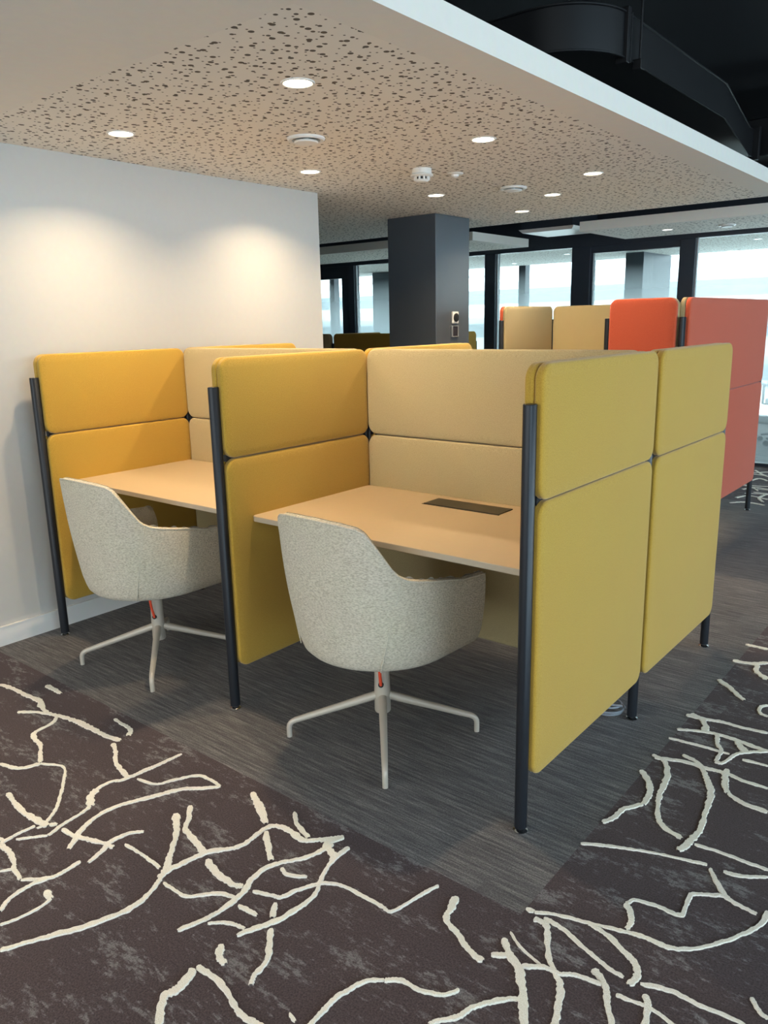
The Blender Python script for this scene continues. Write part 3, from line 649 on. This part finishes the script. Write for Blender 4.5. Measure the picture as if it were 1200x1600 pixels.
obj('cage', bm, M['white_metal'], sd)
obj('core', lathe([(.032, -.036), (.032, -.056)], n=20), M['black'], sd)
sn = thing('motion_sensor', 'small flat white presence sensor right of the smoke detector', 'sensor', (.853, 2.065, CZ))
obj('flange', lathe([(.045, .001), (.045, -.002), (.040, -.006), (.018, -.007)], n=32), M['white_metal'], sn, smooth=True)
obj('lens', lathe([(.022, -.005), (.020, -.016), (.012, -.022), (.001, -.023)], n=24, cap=False), M['white_metal'], sn, smooth=True)

# ================================================================== BOOTH SCREENS
TP = .029         # thickness of one cushion
def post(parent, x, y, h, r=.0175, foot=True):
    p = obj('post', lathe([(r*.92, 0), (r, .001), (r, h-.0015), (r*.93, h)], n=20, sy=1.15), M['post'], parent, smooth=True, loc=(x, y, .012))
    for v in p.data.vertices: pass
    f = obj('foot', lathe([(.012, -.006), (.020, -.010), (.021, -.0125), (.019, -.012)][::-1] if False else [(.020, -.012), (.021, -.009), (.012, -.004), (.012, .0)], n=20), M['chrome'], p, smooth=True)
    return p
def screen(parent, x0, y0, x1, y1, z0, z1, m_right, m_left, name):
    """two cushions back to back between two points; m_right = colour on the right-hand side when walking p0->p1"""
    dx, dy = x1-x0, y1-y0; L = math.hypot(dx, dy); a = math.atan2(dy, dx); nx, ny = dy/L, -dx/L
    for s, mt in ((1, m_right), (-1, m_left)):
        o = obj(name, cushion_bm(L, z1-z0, TP-.001), M[mt], parent, smooth='all', loc=((x0+x1)/2+nx*s*TP/2, (y0+y1)/2+ny*s*TP/2, (z0+z1)/2))
        o.rotation_euler = (0, 0, a)
def pod(root, posts, runs, hp, hj, ht, zb=.165):
    for x, y in posts: post(root, x, y, hp-.012)
    for x0, y0, x1, y1, mr, ml in runs:
        screen(root, x0, y0, x1, y1, hj+.0012, ht, mr, ml, 'upper_screen')
        screen(root, x0, y0, x1, y1, zb, hj-.0012, mr, ml, 'lower_screen')
        obj('rail', box(0, math.hypot(x1-x0, y1-y0)-.04, -.008, .008, -.012, .012), M['post'], root, loc=(x0+(x1-x0)*.02, y0+(y1-y0)*.02, hj)).rotation_euler = (0, 0, math.atan2(y1-y0, x1-x0))
W, D = 1.235, .813
yp = thing('booth_screen', 'low mustard and sand upholstered booth screens on black posts in the foreground', 'office booth', (0, 0, 0))
runs = []
for X in (0, W, 2*W):
    runs.append((X, .012, X, D-.014, 'yellow', 'yellow')); runs.append((X, D+.014, X, 2*D-.012, 'yellow', 'yellow'))
for X in (0, W): runs.append((X+.032, D, X+W-.032, D, 'sand', 'sand'))
pod(yp, [(X, Y) for X in (0, W, 2*W) for Y in (-.004, D, 2*D+.004)], runs, 1.218, .963, 1.318)

# desktops
def desk(x0, x1, ys, yf, label, lid=False):
    yb = ys
    d = thing('desktop', label, 'desk', ((x0+x1)/2, (yf+yb)/2, .74), 0, 'laminate desktops fixed in the booths')
    w_, h_ = x1-x0, abs(yb-yf); bm = bmesh.new(); prof = [(.0015, 0), (0, -.0015), (0, -.0185), (.002, -.0205)]
    rings = [[bm.verts.new((x, y, z)) for x, y in rrect(w_-2*i, h_-2*i, .02-i)] for i, z in prof]; n = len(rings[0])
    for a, b in zip(rings, rings[1:]):
        for i in range(n): bm.faces.new((a[i], a[(i+1) % n], b[(i+1) % n], b[i])).material_index = 1
    bm.faces.new(rings[0]); bm.faces.new(rings[-1][::-1]).material_index = 1
    bmesh.ops.recalc_face_normals(bm, faces=bm.faces)
    obj('tabletop', bm, [M['desk'], M['desk_edge']], d)
    s = 1 if yb > yf else -1
    for sx in (-1, 1):
        bx = sx*(w_/2-.014)
        obj('bracket', box(bx-.012, bx+.012, -h_*.3, h_*.3, -.06, -.0205), M['post'], d)
    if lid:
        l = obj('power_flap', box(-.168, .168, -.052, .052, -.003, .0035, bev=.002), M['lid'], d, loc=(1.845-(x0+x1)/2, .672-(yf+yb)/2, 0))
        obj('gap', box(-.172, .172, -.056, -.052, -.002, .0012), M['black'], l)
    return d
e = .031
desk(e, W-e, D-.032, .106, 'beige laminate desktop behind the left cream chair, no power flap visible')
desk(W+e, 2*W-e, D-.032, .106, 'beige laminate desktop with dark rectangular power flap, behind the right cream chair', True)
desk(e, W-e, D+.032, 2*D-.106, 'beige laminate desktop on the hidden rear side, beside the white wall')
desk(W+e, 2*W-e, D+.032, 2*D-.106, 'beige laminate desktop on the hidden rear side, at the aisle')

# coiled cables
def coil(cx, cy, label, r=.07, n=4, seed=1):
    rg = random.Random(seed); P = []
    for i in range(n*14):
        a = 2*math.pi*i/14; rr = r*(1+.12*math.sin(i*.37)+rg.uniform(-.03, .03))
        P.append((cx+rr*math.cos(a), cy+rr*.75*math.sin(a), .007+.008*(i/14)+.012*(1+math.sin(a*.5+seed))))
    P += [(cx-.12, cy+.05, .02), (cx-.2, cy+.11, .2), (cx-.2, cy+.13, .5), (cx-.2, cy+.13, .70)]
    tag(obj('power_cable', tube(smooth_path(P, 3), .004, n=6), M['cable'], smooth=True), label, 'cable', 'coiled power cables under the booths')
coil(2.37, .80, 'coiled grey power cable on the floor beside the middle right post', seed=2)
coil(.72, .62, 'dark tangle of power cable on the floor under the left desk', seed=5)

# ================================================================== CREAM SWIVEL CHAIRS
def chair(x, y, rz, base_rz, label):
    t = thing('swivel_chair', label, 'chair', (x, y, 0), 0, 'cream tub chairs on four star bases')
    NS = 72
    ZB, ZT = .37, .845
    def top(a):        # a = degrees from the back
        a = abs(a)
        K = [(0, .848), (20, .845), (30, .838), (34, .827), (38, .800), (50, .702), (53, .686), (58, .672), (64, .664), (75, .652), (90, .638), (110, .620), (140, .612)]
        for (a0, h0), (a1, h1) in zip(K, K[1:]):
            if a <= a1: 
                u = (a-a0)/(a1-a0); return h0+(h1-h0)*u
        return K[-1][1]
    def plan(s, z, ins=0):   # s in -1..1 along the wrap from arm tip to arm tip -> x, y, angle
        q = (z-ZB)/(ZT-ZB); q = max(0, min(1.1, q))
        rb = .275+.028*q-ins; 
        AMAX = 90; S1 = .80        # |s|<S1 is the half round, rest is straight arm
        a = abs(s)/S1*90 if abs(s) < S1 else 90
        ar = math.radians(a)
        ca, sa = math.cos(ar), math.sin(ar)
        p = 2+.9*q                      # squarer towards the top
        k = (ca**p+sa**p)**(-1/p)
        px = rb*k*sa*(1.0+.02*q); py = -rb*k*ca
        if abs(s) > S1:
            u = (abs(s)-S1)/(1-S1); py += .195*u; px += .012*u*q
            a = 90+50*u
        return (math.copysign(px, s) if s else 0.0), py, a
    # outer and inner skin
    bm = bmesh.new(); cols = []
    TH = .034
    for i in range(NS+1):
        s = -1+2*i/NS
        _, _, a = plan(s, .6); H = top(a)
        col = []
        # underside -> rounded bottom -> outer wall -> top roll -> inner wall
        for dz, ins in ((-.022, .10), (-.020, .055), (-.012, .024), (.004, .008), (.024, .001)):
            px, py, _ = plan(s, ZB, ins); col.append((px, py, ZB+dz))
        for q in range(1, 13):
            z = ZB+.024+(H-.012-ZB-.024)*q/12; bul = .006*math.sin(math.pi*q/12)
            px, py, _ = plan(s, z, -bul); col.append((px, py, z))
        for ins, dz in ((.002, -.005), (.008, 0), (TH*.5, .003), (TH-.006, -.001), (TH, -.008)):
            px, py, _ = plan(s, H, ins); col.append((px, py, H+dz))
        cols.append([bm.verts.new(v) for v in col])
    for a, b in zip(cols, cols[1:]):
        for j in range(len(a)-1): bm.faces.new((a[j], b[j], b[j+1], a[j+1]))
    bmesh.ops.recalc_face_normals(bm, faces=bm.faces)
    shell_group = []
    sh = obj('outer_shell', bm, M['boucle'], t, smooth='all'); shell_group.append(sh)
    # inner padded lining with gathered top
    bm = bmesh.new(); cols = []
    for i in range(NS*2+1):
        s = -1+i/NS; _, _, a = plan(s, .6); H = top(a); col = []
        gather = (.0035*math.sin(i*1.15)+.0025*math.sin(i*.63+1)) if a > 46 else 0
        for u in range(0, 15):
            q = u/14; z = (H+.004+gather)*(1-q)+.415*q
            ins = TH-.004+.022*math.sin(math.pi*min(1, q*3.2)/2)*(1 if q < .9 else 1)+.008*math.sin(math.pi*q)
            if u == 0: ins = TH-.012
            px, py, _ = plan(s, z, ins); col.append((px, py, z))
        cols.append([bm.verts.new(v) for v in col])
    for a, b in zip(cols, cols[1:]):
        for j in range(len(a)-1): bm.faces.new((a[j], a[j+1], b[j+1], b[j]))
    # front caps joining shell and lining
    bmesh.ops.recalc_face_normals(bm, faces=bm.faces)
    ln = obj('inner_lining', bm, M['boucle_in'], t, smooth='all'); shell_group.append(ln)
    for sgn in (-1, 1):
        bm = bmesh.new(); n = 12; L1 = []; L2 = []
        for q in range(n+1):
            z = ZB+.02+(top(140)-ZB-.022)*q/n
            px, py, _ = plan(sgn, z, .004); L1.append((px, py-.004, z)); px2, py2, _ = plan(sgn, z, TH+.012); L2.append((px2, py2-.004, z))
        rows = []
        for (p1, p2) in zip(L1, L2):
            rows.append([bm.verts.new((p1[0]+(p2[0]-p1[0])*k/4, p1[1]+.010*math.sin(math.pi*k/4), p1[2])) for k in range(5)])
        for a, b in zip(rows, rows[1:]):
            for k in range(4): bm.faces.new((a[k], a[k+1], b[k+1], b[k]))
        bmesh.ops.recalc_face_normals(bm, faces=bm.faces)
        shell_group.append(obj('arm_front', bm, M['boucle'], t, smooth='all'))
    # piping along rim and the two upright seams
    P = []
    for i in range(NS*2+1):
        s = -1+i/NS; _, _, a = plan(s, .6); H = top(a); px, py, _ = plan(s, H, .003); P.append((px, py, H-.001))
    shell_group.append(obj('piping', tube(P, .0032, n=6), M['boucle_in'], t, smooth='all'))
    for sgn in (-1, 1):
        P = []
        for q in range(14):
            z = ZB-.004+(top(54)-ZB)*q/13; s = sgn*(.80*(42+12*q/13)/90); px, py, _ = plan(s, z, -.0045*math.sin(math.pi*q/13)+.0005); P.append((px, py, z))
        shell_group.append(obj('seam', tube(P, .0026, n=6), M['boucle_in'], t, smooth='all'))
    # seat pan underside and seat cushion
    def seatpoly(ins, z, zz):
        pts = []
        for i in range(41):
            s = -1+2*i/40; px, py, _ = plan(s, z, ins); pts.append((px, py, zz))
        return pts
    bm = bmesh.new(); r1 = [bm.verts.new(v) for v in seatpoly(.085, ZB, ZB-.0215)]; r2 = [bm.verts.new(v) for v in seatpoly(.03, ZB+.03, ZB+.05)]
    n = len(r1); 
    for i in range(n): bm.faces.new((r1[i], r1[(i+1) % n], r2[(i+1) % n], r2[i]))
    bm.faces.new(r1); bm.faces.new(r2); bmesh.ops.recalc_face_normals(bm, faces=bm.faces)
    shell_group.append(obj('seat_pan', bm, M['boucle'], t, smooth=True))
    bm = bmesh.new(); rr = []
    for ins, zz in ((.05, .42), (.046, .44), (.046, .475), (.055, .488), (.09, .495), (.15, .497)):
        rr.append([bm.verts.new(v) for v in seatpoly(ins, .5, zz)])
    for a, b in zip(rr, rr[1:]):
        for i in range(n): bm.faces.new((a[i], a[(i+1) % n], b[(i+1) % n], b[i]))
    bm.faces.new(rr[0]); bm.faces.new(rr[-1]); bmesh.ops.recalc_face_normals(bm, faces=bm.faces)
    shell_group.append(obj('seat_cushion', bm, M['boucle_in'], t, smooth=True))
    for o in shell_group: o.rotation_euler = (0, 0, rz)
    # base
    hub = obj('column', lathe([(.0, .092), (.020, .092), (.0265, .094), (.0285, .098), (.0285, .17), (.0265, .23), (.0265, .35), (.05, .352)], n=28, cap=False), M['base'], t, smooth=True)
    for k in range(4):
        a = base_rz+math.pi/2*k; d = Vector((math.cos(a), math.sin(a), 0))
        prof = [(.012, .156, .0150), (.06, .1415, .0150), (.18, .105, .0125), (.295, .070, .0105), (.310, .0655, .0102), (.325, .056, .0098), (.332, .042, .0095), (.333, .02, .0093), (.333, .002, .0092)]
        pp = smooth_path([(d.x*r, d.y*r, z) for r, z, _ in prof], 5); rads = []
        for i in range(len(pp)):
            u = i/5; j = min(int(u), len(prof)-2); f = min(1, u-j); rads.append(prof[j][2]*(1-f)+prof[j+1][2]*f)
        obj('leg', tube(pp, rads, n=14), M['base'], t, smooth=True)
    a = math.radians(-59)     # lever strap faces the camera side
    d = Vector((math.cos(a), math.sin(a), 0)); lv = obj('height_lever', tube([d*.026+Vector((0, 0, .205)), d*.033+Vector((0, 0, .205))], .0095, n=16), M['black'], t, smooth=True)
    obj('strap', tube([d*.030+Vector((0, 0, .204)), d*.038+Vector((0, 0, .222)), d*.050+Vector((0, 0, .255)), d*.07+Vector((0, 0, .35))], .0055, n=8), M['strap'], lv, smooth=True)
    return t
chair(1.815, .18, math.radians(-3), math.radians(-50), 'cream boucle tub chair at the right desk, nearest the camera')
chair(.611, .105, math.radians(-1), math.radians(-41.5), 'cream boucle tub chair at the left desk, by the white wall')

# ================================================================== RED BOOTH
rp = thing('booth_screen', 'tall orange-red meeting booth with sand lining at the right, behind the mustard booths', 'office booth', (0, 0, 0))
RX, RY0, RY1, LX = 1.925, 2.70, 4.385, .262
runs = [(RX, RY0+.016, RX, RY1-.016, 'orange', 'sand'), (LX+.03, RY1, RX-.03, RY1, 'sand', 'orange'),
        (1.515, RY0-.01, RX-.026, RY0-.01, 'orange', 'sand'), (LX, 3.59, LX, RY1-.03, 'sand', 'orange')]
pod(rp, [(RX, RY0-.01), (RX, RY1), (1.497, RY0-.01), (LX, 3.575), (LX, RY1)], runs, 1.42, .958, 1.525, zb=.235)
tb = thing('pedestal_table', 'small round table inside the red booth, only its base rim visible', 'table', (1.46, 4.02, 0))
obj('base_disc', lathe([(.30, 0), (.30, .008), (.28, .013), (.03, .02)], n=48), M['white_metal'], tb, smooth=True)
obj('column', lathe([(.03, .015), (.03, .71)], n=20), M['white_metal'], tb, smooth=True)
obj('tabletop', lathe([(.33, .71), (.34, .715), (.34, .733), (.335, .735)], n=48), M['desk'], tb, smooth=True)

# olive-lit booth behind the column
op = thing('booth_screen', 'distant olive and taupe booth screens left of the dark column', 'office booth', (0, 0, 0))
pod(op, [(-2.325, 4.5), (-1.07, 4.5), (-3.58, 4.5), (-2.325, 5.3), (-1.07, 5.3)], [(-2.295, 4.5, -1.10, 4.5, 'yellow', 'yellow'), (-3.55, 4.5, -2.355, 4.5, 'sand', 'sand'),
    (-2.325, 4.53, -2.325, 5.28, 'yellow', 'yellow'), (-1.07, 4.53, -1.07, 5.28, 'yellow', 'yellow')], 1.218, .963, 1.318)

# ================================================================== TASK CHAIR BEYOND THE GLASS
tk = thing('task_chair', 'grey office chair on castors behind the glass at the right edge', 'chair', (1.42, 7.9, 0), .4)
obj('column', lathe([(.03, .1), (.03, .42)], n=16), M['frame'], tk, smooth=True)
for k in range(5):
    a = 2*math.pi*k/5; d = Vector((math.cos(a), math.sin(a), 0))
    lg = obj('leg', tube([d*.02+Vector((0, 0, .12)), d*.3+Vector((0, 0, .08))], [.022, .014], n=10), M['frame'], tk, smooth=True)
    bm = lathe([(.0, -.02), (.028, -.02), (.03, -.015), (.03, .015), (.028, .02), (.0, .02)], n=18, cap=False); bmesh.ops.rotate(bm, verts=bm.verts, cent=(0, 0, 0), matrix=Matrix.Rotation(math.pi/2, 3, 'X'))
    obj('castor', bm, M['black'], lg, smooth=True, loc=tuple(d*.31+Vector((0, 0, .031))))
obj('seat', cushion_bm(.48, .46, .06, .08), M['frame'], tk, smooth='all', loc=(0, 0, .46)).rotation_euler = (math.pi/2, 0, 0)
obj('backrest', cushion_bm(.44, .52, .04, .08), M['frame'], tk, smooth='all', loc=(0, .23, .82)).rotation_euler = (math.radians(-8), 0, 0)
obj('back_support', tube([(0, .0, .42), (0, .24, .44), (0, .27, .6), (0, .26, .8)], .018, n=8), M['frame'], tk, smooth=True)
for sx in (-1, 1):
    obj('armrest', tube([(sx*.2, 0, .44), (sx*.29, 0, .45), (sx*.29, 0, .64), (sx*.29, -.12, .66), (sx*.29, .12, .66)], .014, n=8), M['grey_metal'], tk, smooth=True)
